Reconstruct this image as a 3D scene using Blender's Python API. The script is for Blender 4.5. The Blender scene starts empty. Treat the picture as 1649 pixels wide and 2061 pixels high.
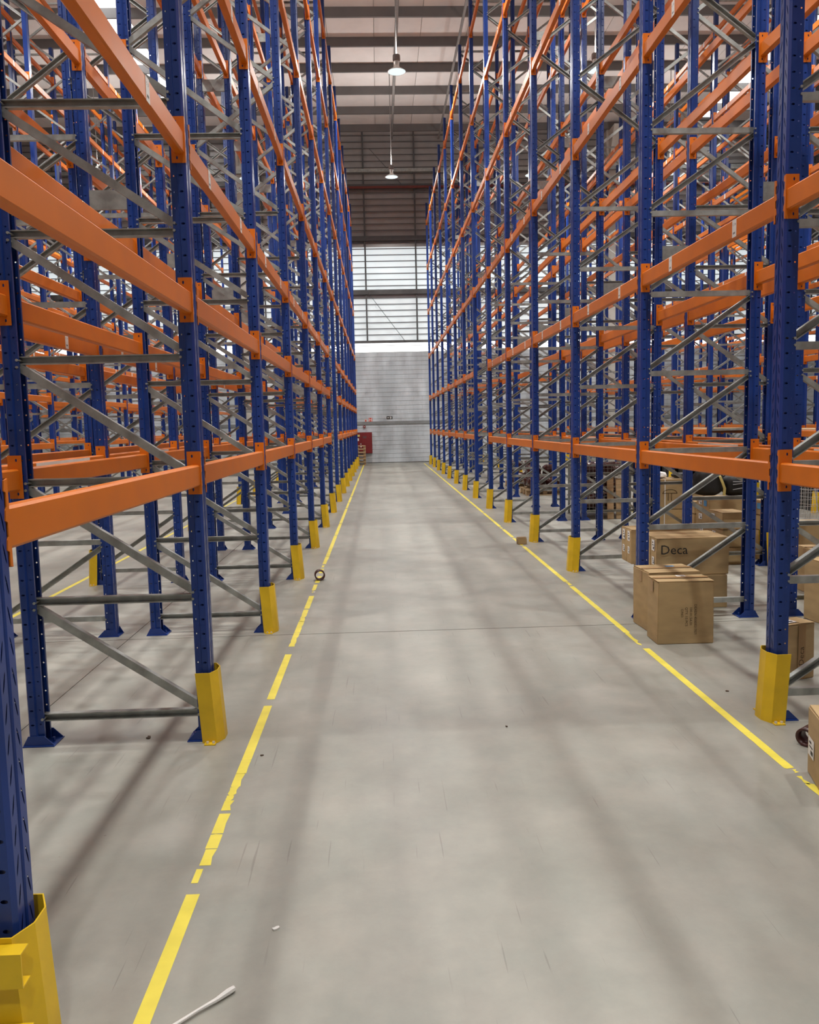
import bpy, bmesh, math, random
from mathutils import Vector, Matrix, noise
R = random.Random(7)
PI = math.pi
sc = bpy.context.scene
COL = sc.collection

# ------------------------------------------------------------------ camera, world, exposure
YAW, PIT, ROL, FPX, EYE = -0.0340, 0.1049, -0.0225, 1656.3, 1.70
def make_camera():
    cy, sy = math.cos(YAW), math.sin(YAW)
    cp, sp = math.cos(PIT), math.sin(PIT)
    cr, sr = math.cos(ROL), math.sin(ROL)
    x0 = Vector((cy, sy, 0)); yf = Vector((-sy, cy, 0)); z0 = Vector((0, 0, 1))
    fwd = yf * cp - z0 * sp
    up0 = yf * sp + z0 * cp
    right = x0 * cr + up0 * sr
    up = up0 * cr - x0 * sr
    m = Matrix((( right.x, up.x, -fwd.x, 0), (right.y, up.y, -fwd.y, 0), (right.z, up.z, -fwd.z, EYE), (0, 0, 0, 1)))
    cam = bpy.data.cameras.new('camera'); o = bpy.data.objects.new('camera', cam); COL.objects.link(o)
    o.matrix_world = m
    cam.sensor_fit = 'HORIZONTAL'; cam.sensor_width = 36.0; cam.lens = 36.0 * FPX / 1649.0
    cam.clip_start = 0.05; cam.clip_end = 300
    sc.camera = o
make_camera()
w = bpy.data.worlds.new('world'); sc.world = w; w.use_nodes = True
w.node_tree.nodes['Background'].inputs[0].default_value = (0.85, 0.92, 1.0, 1)
w.node_tree.nodes['Background'].inputs[1].default_value = 1.0
sc.view_settings.view_transform = 'Standard'; sc.view_settings.look = 'None'
sc.view_settings.gamma = 1.0; sc.view_settings.use_curve_mapping = False
sc.view_settings.exposure = 0.0
LAMP_W = 330.0       # watts of every high-bay lamp
SKY_E = 4.5          # radiance of the roof skylights
WALL_E = 0.66         # radiance of the translucent wall cladding
STRIP_E = 2.2         # radiance of the clear strip window

# ------------------------------------------------------------------ materials
MATS = {}
def nodes_of(name):
    m = bpy.data.materials.new(name); m.use_nodes = True
    nt = m.node_tree; b = nt.nodes['Principled BSDF']
    MATS[name] = m
    return m, nt, b
def mat(name, col, rough=0.5, metal=0.0, var=0.12, scale=6.0, bump=0.0, stretch=(1, 1, 1), rvar=0.0, spec=0.5, rand=0.0):
    m, nt, b = nodes_of(name); N = nt.nodes; L = nt.links
    tc = N.new('ShaderNodeTexCoord'); mp = N.new('ShaderNodeMapping'); mp.inputs['Scale'].default_value = stretch
    nz = N.new('ShaderNodeTexNoise'); nz.inputs['Scale'].default_value = scale; nz.inputs['Detail'].default_value = 4
    L.new(tc.outputs['Object'], mp.inputs[0]); L.new(mp.outputs[0], nz.inputs['Vector'])
    cr = N.new('ShaderNodeValToRGB')
    lo = [max(0, c * (1 - var)) for c in col]; hi = [min(1, c * (1 + var)) for c in col]
    cr.color_ramp.elements[0].position = 0.3; cr.color_ramp.elements[1].position = 0.7
    cr.color_ramp.elements[0].color = (*lo, 1); cr.color_ramp.elements[1].color = (*hi, 1)
    L.new(nz.outputs['Fac'], cr.inputs[0])
    out = cr.outputs[0]
    if rand:
        oi = N.new('ShaderNodeObjectInfo'); mr = N.new('ShaderNodeMapRange')
        mr.inputs['To Min'].default_value = 1 - rand; mr.inputs['To Max'].default_value = 1 + rand
        L.new(oi.outputs['Random'], mr.inputs['Value'])
        mx = N.new('ShaderNodeMix'); mx.data_type = 'RGBA'; mx.blend_type = 'MULTIPLY'; mx.inputs[0].default_value = 1
        L.new(out, mx.inputs[6]); L.new(mr.outputs[0], mx.inputs[7]); out = mx.outputs[2]
    L.new(out, b.inputs['Base Color'])
    b.inputs['Roughness'].default_value = rough; b.inputs['Metallic'].default_value = metal
    b.inputs['Specular IOR Level'].default_value = spec
    if rvar:
        mr2 = N.new('ShaderNodeMapRange'); mr2.inputs['To Min'].default_value = rough - rvar; mr2.inputs['To Max'].default_value = rough + rvar
        L.new(nz.outputs['Fac'], mr2.inputs['Value']); L.new(mr2.outputs[0], b.inputs['Roughness'])
    if bump:
        bp = N.new('ShaderNodeBump'); bp.inputs['Strength'].default_value = bump; bp.inputs['Distance'].default_value = 0.01
        L.new(nz.outputs['Fac'], bp.inputs['Height']); L.new(bp.outputs[0], b.inputs['Normal'])
    return m
def glow(name, col, e, base=(0.8, 0.8, 0.8)):
    m, nt, b = nodes_of(name)
    b.inputs['Base Color'].default_value = (*base, 1); b.inputs['Roughness'].default_value = 0.5
    b.inputs['Emission Color'].default_value = (*col, 1); b.inputs['Emission Strength'].default_value = e
    return m

mat('blue', (0.010, 0.040, 0.215), rough=0.30, var=0.10, scale=3, rvar=0.06)
mat('orange', (0.66, 0.168, 0.008), rough=0.42, var=0.07, scale=5, rvar=0.06, spec=0.35)
mat('galv', (0.36, 0.375, 0.355), rough=0.42, metal=0.55, var=0.22, scale=14)
mat('bolt', (0.75, 0.75, 0.72), rough=0.3, metal=0.6, var=0.05)
mat('yellow', (0.76, 0.50, 0.012), rough=0.42, var=0.10, scale=7)
mat('tape', (0.86, 0.74, 0.09), rough=0.5, var=0.08, scale=9)
mat('white', (0.80, 0.79, 0.76), rough=0.6, var=0.03)
mat('ink', (0.025, 0.022, 0.02), rough=0.7, var=0.2)
mat('inkbrown', (0.06, 0.035, 0.012), rough=0.8, var=0.2)
mat('card', (0.42, 0.295, 0.145), rough=0.8, var=0.10, scale=5, stretch=(1, 1, 3), rand=0.10)
mat('cardtape', (0.36, 0.215, 0.09), rough=0.35, var=0.08)
mat('bluelabel', (0.10, 0.33, 0.62), rough=0.5, var=0.1)
mat('wood', (0.52, 0.37, 0.21), rough=0.75, var=0.25, scale=3, stretch=(1, 8, 8), rand=0.15)
mat('brownplastic', (0.055, 0.016, 0.012), rough=0.22, var=0.4, scale=8, bump=0.8)
mat('black', (0.012, 0.012, 0.013), rough=0.6, var=0.3, scale=12, bump=0.4)
mat('greystrap', (0.35, 0.35, 0.36), rough=0.6, var=0.1)
mat('ystrap', (0.70, 0.58, 0.20), rough=0.6, var=0.1)
mat('brownring', (0.055, 0.014, 0.012), rough=0.35, var=0.2)
mat('red', (0.19, 0.012, 0.015), rough=0.45, var=0.08)
mat('redsign', (0.65, 0.09, 0.06), rough=0.5, var=0.04)
mat('pinkpaper', (0.80, 0.62, 0.55), rough=0.6, var=0.05)
mat('darksteel', (0.10, 0.10, 0.10), rough=0.6, var=0.1)
mat('purlin', (0.13, 0.122, 0.118), rough=0.6, var=0.08, scale=2)
mat('roofpanel', (0.74, 0.705, 0.68), rough=0.7, var=0.05, scale=2, rand=0.03)
mat('cladding', (0.42, 0.40, 0.385), rough=0.34, metal=0.25, var=0.06, scale=3)
mat('concrete', (0.52, 0.50, 0.45), rough=0.85, var=0.12, scale=2)
mat('mortar', (0.30, 0.30, 0.29), rough=0.9, var=0.1)
mat('band', (0.24, 0.25, 0.25), rough=0.7, var=0.08)
mat('redpipe', (0.16, 0.03, 0.022), rough=0.5, var=0.08)
mat('wire', (0.62, 0.63, 0.62), rough=0.35, metal=0.7, var=0.1)
mat('rubber', (0.03, 0.03, 0.03), rough=0.7, var=0.2)
mat('reflector', (0.72, 0.70, 0.66), rough=0.25, metal=0.8, var=0.05)
mat('ballast', (0.25, 0.24, 0.23), rough=0.5, var=0.1)
mat('joint', (0.10, 0.095, 0.085), rough=0.9, var=0.2)
mat('leaf', (0.08, 0.05, 0.03), rough=0.8, var=0.3)
mat('shellwall', (0.40, 0.39, 0.375), rough=0.8, var=0.06, scale=1)
glow('lampglow', (0.66, 0.93, 0.97), 0.9)
glow('skylight', (0.96, 0.98, 1.0), SKY_E)
glow('lightstrip', (0.97, 0.99, 1.0), STRIP_E)

def translucent(name, col, e):
    m, nt, b = nodes_of(name); N = nt.nodes; L = nt.links
    tc = N.new('ShaderNodeTexCoord'); mp = N.new('ShaderNodeMapping'); mp.inputs['Scale'].default_value = (0.35, 1, 0.9)
    nz = N.new('ShaderNodeTexNoise'); nz.inputs['Scale'].default_value = 1.2
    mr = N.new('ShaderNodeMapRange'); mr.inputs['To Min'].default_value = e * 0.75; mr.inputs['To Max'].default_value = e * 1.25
    L.new(tc.outputs['Object'], mp.inputs[0]); L.new(mp.outputs[0], nz.inputs['Vector']); L.new(nz.outputs['Fac'], mr.inputs['Value'])
    L.new(mr.outputs[0], b.inputs['Emission Strength'])
    b.inputs['Emission Color'].default_value = (*col, 1); b.inputs['Base Color'].default_value = (0.6, 0.65, 0.65, 1)
    b.inputs['Roughness'].default_value = 0.35
translucent('cladlight', (0.84, 0.94, 0.97), WALL_E)
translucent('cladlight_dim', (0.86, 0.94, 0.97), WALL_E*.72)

def floor_mat():
    m, nt, b = nodes_of('floor'); N = nt.nodes; L = nt.links
    tc = N.new('ShaderNodeTexCoord')
    def nz(scale, stretch, detail=5, rough=0.55):
        mp = N.new('ShaderNodeMapping'); mp.inputs['Scale'].default_value = stretch
        n = N.new('ShaderNodeTexNoise'); n.inputs['Scale'].default_value = scale; n.inputs['Detail'].default_value = detail
        n.inputs['Roughness'].default_value = rough
        L.new(tc.outputs['Object'], mp.inputs[0]); L.new(mp.outputs[0], n.inputs['Vector']); return n.outputs['Fac']
    def ramp(f, a, bb, ca, cb):
        r = N.new('ShaderNodeValToRGB'); r.color_ramp.elements[0].position = a; r.color_ramp.elements[1].position = bb
        r.color_ramp.elements[0].color = (*ca, 1); r.color_ramp.elements[1].color = (*cb, 1); L.new(f, r.inputs[0]); return r.outputs[0]
    def mul(x, y, f=1.0):
        mx = N.new('ShaderNodeMix'); mx.data_type = 'RGBA'; mx.blend_type = 'MULTIPLY'; mx.inputs[0].default_value = f
        L.new(x, mx.inputs[6]); L.new(y, mx.inputs[7]); return mx.outputs[2]
    base = ramp(nz(0.9, (1, 0.6, 1)), 0.30, 0.70, (0.335, 0.330, 0.292), (0.462, 0.455, 0.405))
    fine = ramp(nz(7, (1.0, 1.0, 1), 8, 0.7), 0.3, 0.7, (0.88, 0.88, 0.88), (1.0, 1.0, 1.0))
    band = ramp(nz(1.6, (1, 0.05, 1), 3), 0.33, 0.67, (0.82, 0.81, 0.80), (1, 1, 1))
    mott = ramp(nz(2.6, (1, 1, 1), 8, 0.65), 0.36, 0.64, (0.87, 0.90, 0.89), (1.0, 0.985, 0.97))
    base = mul(base, mott)
    scr = ramp(nz(60, (1.0, 0.03, 1), 2), 0.27, 0.32, (0.70, 0.69, 0.68), (1, 1, 1))
    spot = ramp(nz(26, (1, 1, 1), 2), 0.20, 0.23, (0.55, 0.5, 0.46), (1, 1, 1))
    L.new(mul(mul(mul(mul(base, fine), band), scr, 0.75), spot, 0.6), b.inputs['Base Color'])
    mr = N.new('ShaderNodeMapRange'); mr.inputs['To Min'].default_value = 0.30; mr.inputs['To Max'].default_value = 0.52
    L.new(nz(3, (1, 0.4, 1)), mr.inputs['Value']); L.new(mr.outputs[0], b.inputs['Roughness'])
    bp = N.new('ShaderNodeBump'); bp.inputs['Strength'].default_value = 0.05; bp.inputs['Distance'].default_value = 0.01
    L.new(nz(30, (1, 1, 1), 6), bp.inputs['Height']); L.new(bp.outputs[0], b.inputs['Normal'])
floor_mat()
def block_mat():
    m, nt, b = nodes_of('block'); N = nt.nodes; L = nt.links
    g = N.new('ShaderNodeNewGeometry'); mp = N.new('ShaderNodeMapping'); mp.inputs['Scale'].default_value = (1.0, 1, 0.35)
    nz = N.new('ShaderNodeTexNoise'); nz.inputs['Scale'].default_value = 1.1; nz.inputs['Detail'].default_value = 5
    L.new(g.outputs['Position'], mp.inputs[0]); L.new(mp.outputs[0], nz.inputs['Vector'])
    r = N.new('ShaderNodeValToRGB'); r.color_ramp.elements[0].position = 0.34; r.color_ramp.elements[1].position = 0.66
    r.color_ramp.elements[0].color = (0.44, 0.475, 0.50, 1); r.color_ramp.elements[1].color = (0.70, 0.755, 0.79, 1)
    L.new(nz.outputs['Fac'], r.inputs[0])
    L.new(r.outputs[0], b.inputs['Base Color']); b.inputs['Roughness'].default_value = 0.9
block_mat()

# ------------------------------------------------------------------ mesh helpers
class G:
    def __init__(s): s.V = []; s.F = []; s.M = []
    def add(s, vs, fs, m=0):
        o = len(s.V); s.V += [tuple(v) for v in vs]; s.F += [tuple(i + o for i in f) for f in fs]; s.M += [m] * len(fs); return s
    def box(s, x0, x1, y0, y1, z0, z1, m=0):
        return s.add([(x0,y0,z0),(x1,y0,z0),(x1,y1,z0),(x0,y1,z0),(x0,y0,z1),(x1,y0,z1),(x1,y1,z1),(x0,y1,z1)],
                     [(0,3,2,1),(4,5,6,7),(0,1,5,4),(1,2,6,5),(2,3,7,6),(3,0,4,7)], m)
    def prism(s, pts, a, b, axis='z', m=0, cap=True, closed=True):
        n = len(pts)
        def P(p, t):
            return {'z': (p[0], p[1], t), 'y': (p[0], t, p[1]), 'x': (t, p[0], p[1])}[axis]
        vs = [P(p, a) for p in pts] + [P(p, b) for p in pts]
        fs = [(i, (i+1) % n, n + (i+1) % n, n + i) for i in range(n if closed else n - 1)]
        if cap: fs += [tuple(range(n))[::-1], tuple(range(n, 2*n))]
        return s.add(vs, fs, m)
    def tube(s, p, q, r, n=6, m=0, r2=None, cap=True):
        p, q = Vector(p), Vector(q); d = (q - p).normalized()
        a = d.orthogonal().normalized(); b = d.cross(a); r2 = r if r2 is None else r2
        vs = []
        for c, rr in ((p, r), (q, r2)):
            for i in range(n):
                t = 2*PI*i/n; vs.append(c + a*math.cos(t)*rr + b*math.sin(t)*rr)
        fs = [(i, (i+1) % n, n+(i+1) % n, n+i) for i in range(n)]
        if cap: fs += [tuple(range(n))[::-1], tuple(range(n, 2*n))]
        return s.add(vs, fs, m)
    def lathe(s, prof, n=20, m=0, c=(0, 0)):
        k = len(prof); vs = []
        for r, z in prof:
            for i in range(n):
                t = 2*PI*i/n; vs.append((c[0]+r*math.cos(t), c[1]+r*math.sin(t), z))
        fs = [(j*n+i, j*n+(i+1) % n, (j+1)*n+(i+1) % n, (j+1)*n+i) for j in range(k-1) for i in range(n)]
        return s.add(vs, fs, m)
    def mesh(s, name, mats, smooth=False):
        me = bpy.data.meshes.new(name); me.from_pydata(s.V, [], s.F)
        if isinstance(mats, str): mats = [mats]
        for k in mats: me.materials.append(MATS[k])
        if len(mats) > 1: me.polygons.foreach_set('material_index', s.M)
        if smooth: me.polygons.foreach_set('use_smooth', [True]*len(s.F))
        me.update(); return me
def obj(name, me, parent=None, loc=(0, 0, 0), rot=None):
    o = bpy.data.objects.new(name, me); COL.objects.link(o); o.location = loc
    if rot: o.rotation_euler = rot
    if parent: o.parent = parent
    return o
def tag(o, label=None, cat=None, group=None, kind=None):
    if label: o['label'] = label
    if cat: o['category'] = cat
    if group: o['group'] = group
    if kind: o['kind'] = kind
    return o
def thing(name, label, cat, loc=(0, 0, 0), rz=0, group=None):
    o = bpy.data.objects.new(name, None); COL.objects.link(o); o.location = loc; o.rotation_euler = (0, 0, rz)
    o.empty_display_size = 0.2
    return tag(o, label, cat, group)
def struct(name, me, parent=None, loc=(0, 0, 0)):
    o = obj(name, me, parent, loc)
    if not parent: o['kind'] = 'structure'
    return o
TXT = {}
def text_mesh(s, size, matn='ink'):
    k = (s, size, matn)
    if k not in TXT:
        cu = bpy.data.curves.new('t', 'FONT'); cu.body = s; cu.size = size; cu.align_x = 'CENTER'; cu.align_y = 'CENTER'; cu.resolution_u = 2
        ob = bpy.data.objects.new('t', cu); COL.objects.link(ob)
        dg = bpy.context.evaluated_depsgraph_get()
        me = bpy.data.meshes.new_from_object(ob.evaluated_get(dg)); me.name = 'print'
        bpy.data.objects.remove(ob); bpy.data.curves.remove(cu)
        me.materials.clear(); me.materials.append(MATS[matn]); TXT[k] = me
    return TXT[k]
FACE = {'-y': (PI/2, 0, 0), '-x': (PI/2, 0, -PI/2), '+x': (PI/2, 0, PI/2), '+z': (0, 0, 0), '+y': (PI/2, 0, PI)}
ORD = ['zeroth', 'first', 'second', 'third', 'fourth', 'fifth', 'sixth', 'seventh', 'eighth', 'ninth', 'tenth', 'eleventh', 'twelfth', 'thirteenth', 'fourteenth', 'fifteenth']

# ------------------------------------------------------------------ layout numbers
BAY = 2.40; Y1 = 2.07; NF = 15; POSTH = 10.96; DEP = 1.0; PW = 0.06; PD = 0.085
FY = [Y1 + BAY*i for i in range(NF)]
XL, XR = -0.957, 2.172
GAP = 0.29; AISLE = XR - XL
WALL_Y = 38.1; CEIL = 14.75; XMIN, XMAX, YMIN = -20.2, 23.5, -9.0

# ------------------------------------------------------------------ floor
g = G().box(XMIN-.3, XMAX+.3, YMIN-.3, WALL_Y+.6, -0.25, -0.012)
floor = struct('floor', g.mesh('floor', 'joint'))
ys = [YMIN, -3.30, 6.70, 16.66, 26.60, 36.50, WALL_Y+.2]; xs = [XMIN, -12.4, -2.11, 8.2, 18.5, XMAX]
for a, b in zip(ys, ys[1:]):
    for c, d in zip(xs, xs[1:]):
        obj('slab', G().box(c+.003, d-.003, a+.006, b-.006, -0.012, 0).mesh('slab', 'floor'), floor)

# ------------------------------------------------------------------ back wall
wall = struct('wall_back', G().box(XMIN-.3, XMAX+.3, WALL_Y+.012, WALL_Y+.35, 0, 5.05).mesh('wall_back', 'mortar'))
bm = G().box(-.1985, .1985, 0, .03, .005, .195).mesh('block', 'block')
bx0 = -1.4
rest = G()
for k in range(25):
    z = 0.2*k + .03
    off = 0.2 if k % 2 else 0.0
    x = XMIN
    n0 = math.ceil((XMIN - bx0)/0.4); n1 = int((XMAX - bx0)/0.4)
    for n in range(n0, n1):
        cx = bx0 + 0.4*n + off
        if -1.35 < cx < 2.65 and (n >= 0):
            obj('block', bm, wall, (cx, WALL_Y - .012, z))
        else:
            rest.box(cx-.1985, cx+.1985, WALL_Y-.012, WALL_Y+.02, z+.005, z+.195)
tag(obj('block_courses', rest.mesh('block_courses', 'block'), wall), kind='stuff')
tag(struct('trim_1', G().box(XMIN, XMAX, WALL_Y-.05, WALL_Y-.0125, 1.78, 1.91).mesh('trim', 'band')), kind='structure')
# upper wall: cladding, clear strip, translucent bands
upper = struct('wall_upper', G().box(XMIN-.3, XMAX+.3, WALL_Y+.14, WALL_Y+.35, 5.05, CEIL+.3).mesh('wall_upper', 'cladding'))
def bandwin(n, z0, z1, m): struct('window_%d' % n, G().box(XMIN, XMAX, WALL_Y+.10, WALL_Y+.135, z0, z1).mesh('window', m))
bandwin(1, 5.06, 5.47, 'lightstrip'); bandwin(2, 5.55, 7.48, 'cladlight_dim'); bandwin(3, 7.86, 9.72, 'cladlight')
rib = G().box(XMIN, XMAX, -.02, .02, -.016, .016).mesh('girt', 'purlin')
z = 5.56
while z < 14.6:
    obj('girt', rib, upper, (0, WALL_Y+.06, z)); z += 0.272
for z, h in ((5.50, .09), (7.72, .20), (10.08, .20), (12.33, .20)):
    obj('wall_beam', G().box(XMIN, XMAX, -.10, .06, -h/2, h/2).mesh('wall_beam', 'darksteel'), upper, (0, WALL_Y+.02, z))
mul_ = G().box(-.035, .035, -.03, .03, 5.5, CEIL).mesh('mullion', 'darksteel')
for k in range(-8, 10): obj('mullion', mul_, upper, (-0.44+2.28*k, WALL_Y+.02, 0))
thin = G().box(XMIN, XMAX, -.01, .01, -.008, .008).mesh('strip_bar', 'purlin')
for z in (5.2, 5.34): obj('strip_bar', thin, upper, (0, WALL_Y+.06, z))
p = G(); p.tube((XMIN, WALL_Y-.75, 12.1), (XMAX, WALL_Y-.75, 12.1), .055, 8)
tag(obj('sprinkler_pipe', p.mesh('sprinkler_pipe', 'redpipe')), 'dark red sprinkler pipe running across the far upper wall', 'pipe')
p = G().box(XMIN, XMAX, WALL_Y-.85, WALL_Y-.66, 12.72, 12.86)
tag(obj('cable_tray', p.mesh('cable_tray', 'galv')), 'grey cable tray crossing the far wall behind the second lamp', 'tray')
# diagonal tie rods on the upper wall
for a, b, nm in (((-.15, 13.95), (1.3, 12.35), 'upper'), ((-.35, 7.68), (1.28, 5.5), 'lower')):
    p = G(); p.tube((a[0], WALL_Y-.088, a[1]), (b[0], WALL_Y-.088, b[1]), .012, 5)
    obj('tie_rod', p.mesh('tie_rod', 'darksteel'), upper)
# concrete columns standing against the far wall
for x, s in ((-6.04, 'left'), (10.67, 'right')):
    g = G().box(x-.32, x+.32, WALL_Y-.62, WALL_Y-.06, 0, CEIL-.3)
    g.prism([(WALL_Y-.62, 13.1), (WALL_Y-.62, CEIL-.3), (WALL_Y-1.4, CEIL-.3)], x-.2, x+.2, 'x')
    tag(obj('concrete_column', g.mesh('concrete_column', 'concrete')), 'pale concrete column by the far wall, seen through the %s racks' % s, 'column')
# side and front walls
struct('wall_left', G().box(XMIN-.3, XMIN, YMIN-.3, WALL_Y+.3, 0, CEIL+.3).mesh('wall_left', 'shellwall'))
struct('wall_right', G().box(XMAX, XMAX+.3, YMIN-.3, WALL_Y+.3, 0, CEIL+.3).mesh('wall_right', 'shellwall'))
struct('wall_front', G().box(XMIN, XMAX, YMIN-.3, YMIN, 0, CEIL+.3).mesh('wall_front', 'shellwall'))

# ------------------------------------------------------------------ roof
SKY = [(-8.95, -7.65), (14.2, 15.9)]
ceil = struct('ceiling', G().box(XMIN-.3, XMAX+.3, YMIN-.3, WALL_Y+.4, CEIL+.05, CEIL+.2).mesh('ceiling', 'shellwall'))
def panel_run(x0, x1):
    n = max(1, round((x1-x0)/1.52)); wd = (x1-x0)/n
    me = G().box(.008, wd-.008, YMIN, WALL_Y+.3, CEIL, CEIL+.05).mesh('roof_panel', 'roofpanel')
    for i in range(n): obj('roof_panel', me, ceil, (x0+wd*i, 0, 0))
panel_run(XMIN, SKY[0][0]); panel_run(SKY[0][1], SKY[1][0]); panel_run(SKY[1][1], XMAX)
for i, (a, b) in enumerate(SKY):
    struct('window_%d' % (4+i), G().box(a, b, YMIN+1, WALL_Y-1.2, CEIL+.0, CEIL+.03).mesh('skylight', 'skylight'))
pm = G(); pm.prism([(-.04, 0), (-.04, -.30), (.04, -.30), (.04, -.28), (-.02, -.28), (-.02, -.02), (.05, -.02), (.05, 0)], XMIN, XMAX, 'x')
pm = pm.mesh('purlin', 'purlin')
for k in range(-17, 6):
    obj('purlin', pm, ceil, (0, 27.30+2.018*k, CEIL))
for x, r, nm in ((0.87, .05, 'above the lamps down the middle of the aisle'), (2.96, .045, 'along the roof above the right rack')):
    p = G(); p.tube((x, YMIN, 14.38), (x, WALL_Y, 14.38), r, 8)
    tag(obj('conduit', p.mesh('conduit', 'ballast')), 'thin grey conduit ' + nm, 'conduit')

# ------------------------------------------------------------------ high bay lamps
lampm = {
 'cap': G().lathe([(0, .42), (.095, .42), (.10, .40), (.10, .30), (.09, .27), (0, .27)], 18).mesh('ballast_cap', 'ballast', True),
 'neck': G().lathe([(.075, .28), (.085, .23), (.07, .17), (.085, .12), (.11, .085)], 18).mesh('neck', 'reflector', True),
 'shade': G().lathe([(.11, .085), (.17, .055), (.22, .022), (.243, .004), (.245, 0), (.235, .002)], 24).mesh('shade', 'white', True),
 'lens': G().lathe([(.238, .002), (.15, -.012), (.0001, -.016)], 24).mesh('lens', 'lampglow', True),
 'rod': G().tube((0, 0, .42), (0, 0, 3.745), .014, 6).mesh('hanging_rod', 'ballast'),
}
lcount = 0
for ax, an in ((0.70, 'centre aisle'), (6.0, 'next aisle right'), (-4.75, 'next aisle left'), (11.3, 'second aisle to the right'), (-10.2, 'second aisle to the left')):
    for k, y in enumerate((32.1, 22.85, 13.6, 4.35) + ((-4.9,) if ax == 0.70 else ())):
        l = thing('high_bay_lamp', 'lit high bay lamp, %s from the far wall, over the %s' % (ORD[k+1], an), 'lamp', (ax, y, 11.0), 0, 'high bay lamps')
        obj('ballast_cap', lampm['cap'], l); obj('neck', lampm['neck'], l); obj('shade', lampm['shade'], l)
        obj('lens', lampm['lens'], l); obj('hanging_rod', lampm['rod'], l)
        ld = bpy.data.lights.new('lamp_light', 'AREA'); ld.shape = 'DISK'; ld.size = 0.46; ld.energy = LAMP_W; ld.color = (1.0, 0.985, 0.95)
        ld.spread = math.radians(165)
        lu = bpy.data.lights.new('lamp_uplight', 'AREA'); lu.shape = 'DISK'; lu.size = 0.40; lu.energy = LAMP_W*0.22; lu.color = (1.0, 0.97, 0.94)
        uo = bpy.data.objects.new('lamp_uplight', lu); COL.objects.link(uo); uo.parent = l; uo.location = (0, 0, .46); uo.rotation_euler = (PI, 0, 0)
        lo = bpy.data.objects.new('lamp_light', ld); COL.objects.link(lo); lo.parent = l; lo.location = (0, 0, -.03)

# ------------------------------------------------------------------ rack meshes
# post section, aisle face at x=0, inward +x (times s), width along y
PROF = [(0.082, -.030), (0.082, -.046), (0.048, -.046), (0.042, -.060), (0.010, -.060), (0, -.046), (0, -.010), (.006, -.005), (.006, .005), (0, .010), (0, .046), (0.010, .060), (0.042, .060), (0.048, .046), (0.082, .046), (0.082, .030)]
def post_ld(s):
    g = G(); pr = [(x*s, y) for x, y in PROF]
    g.prism(pr, 0.004, POSTH, 'z', cap=False, closed=False); return g.mesh('post', 'blue')
PITCH = 0.08
def post_hd(s):
    g = G(); n = int(POSTH/PITCH)
    def strip(a, b, hole):
        a = Vector((a[0]*s, a[1])); b = Vector((b[0]*s, b[1]))
        def P(u, v): q = a.lerp(b, u); return (q.x, q.y, v)
        if not hole:
            g.add([P(0, .004), P(1, .004), P(1, POSTH), P(0, POSTH)], [(0, 1, 2, 3)]); return
        ln = (b-a).length
        for i in range(n):
            z0 = i*PITCH if i else .004; z1 = (i+1)*PITCH if i < n-1 else POSTH; zc = (i+.5)*PITCH
            out = [(0, z0), (.5, z0), (1, z0), (1, zc), (1, z1), (.5, z1), (0, z1), (0, zc)]
            hp = []
            for j in range(8):
                t = -3*PI/4 + j*PI/4
                du, dv = hole[0]*math.cos(t), hole[1]*math.sin(t)
                c = .5 + (hole[3]*dv/ln if len(hole) > 3 else 0) + (hole[2]-.5)
                hp.append((c + du/ln, zc + dv))
            g.add([P(*q) for q in out] + [P(*q) for q in hp], [(j, (j+1) % 8, 8+(j+1) % 8, 8+j) for j in range(8)])
    HOLES = {1: (.0045, .0045, .5), 13: (.0045, .0045, .5), 3: (.010, .0055, .5), 11: (.010, .0055, .5), 5: (.0035, .028, .5, .28), 9: (.0035, .028, .5, -.28)}
    for i in range(len(PROF)-1): strip(PROF[i], PROF[i+1], HOLES.get(i))
    return g.mesh('post', 'blue')
POST = {s: post_ld(s) for s in (1, -1)}; POSTD = {s: post_hd(s) for s in (1, -1)}
def foot_mesh(s):
    g = G(); g.box(min(-.03*s, .14*s), max(-.03*s, .14*s), -.075, .075, 0, .006)
    for y in (-.066, .062):
        g.prism([(-.03*s, .006), (.0*s, .06), (.085*s, .06), (.14*s, .006)], y, y+.004, 'y')
    g.tube((.112*s, 0, .006), (.112*s, 0, .03), .008, 6)
    return g.mesh('foot_plate', 'blue')
FOOT = {s: foot_mesh(s) for s in (1, -1)}
BR = {}
def brace_mesh(dx, dz, name, op=1):
    k = (round(dx, 3), round(dz, 3), op)
    if k not in BR:
        g = G(); L = math.hypot(dx, dz); u = Vector((dx, 0, dz))/L; v = Vector((-u.z, 0, u.x)); h, d, t = .021, .018, .003
        if v.z < 0: v = -v
        sec = [(-h, -d), (h, -d), (h, d), (h-t*2, d), (h-t*2, -d+t), (-h+t*2, -d+t), (-h+t*2, d), (-h, d)]
        vs = []
        for e in (0, L):
            for a, b in sec: vs.append(u*e + v*a + Vector((0, b*op, 0)))
        n = 8
        g.add(vs, [(i, (i+1) % n, n+(i+1) % n, n+i) for i in range(n)] + [(0, 1, 2, 3, 4, 5, 6, 7)[::-1], tuple(range(8, 16))])
        for e in (.012, L-.012):
            c = u*e; g.tube(c+Vector((0, -.054, 0)), c+Vector((0, .054, 0)), .0075, 6)
        BR[k] = g.mesh(name, 'galv')
    return BR[k]
HZ = [.147 + .6455*k for k in range(7)]
ZP = (10.75 - HZ[-1])/10
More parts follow.
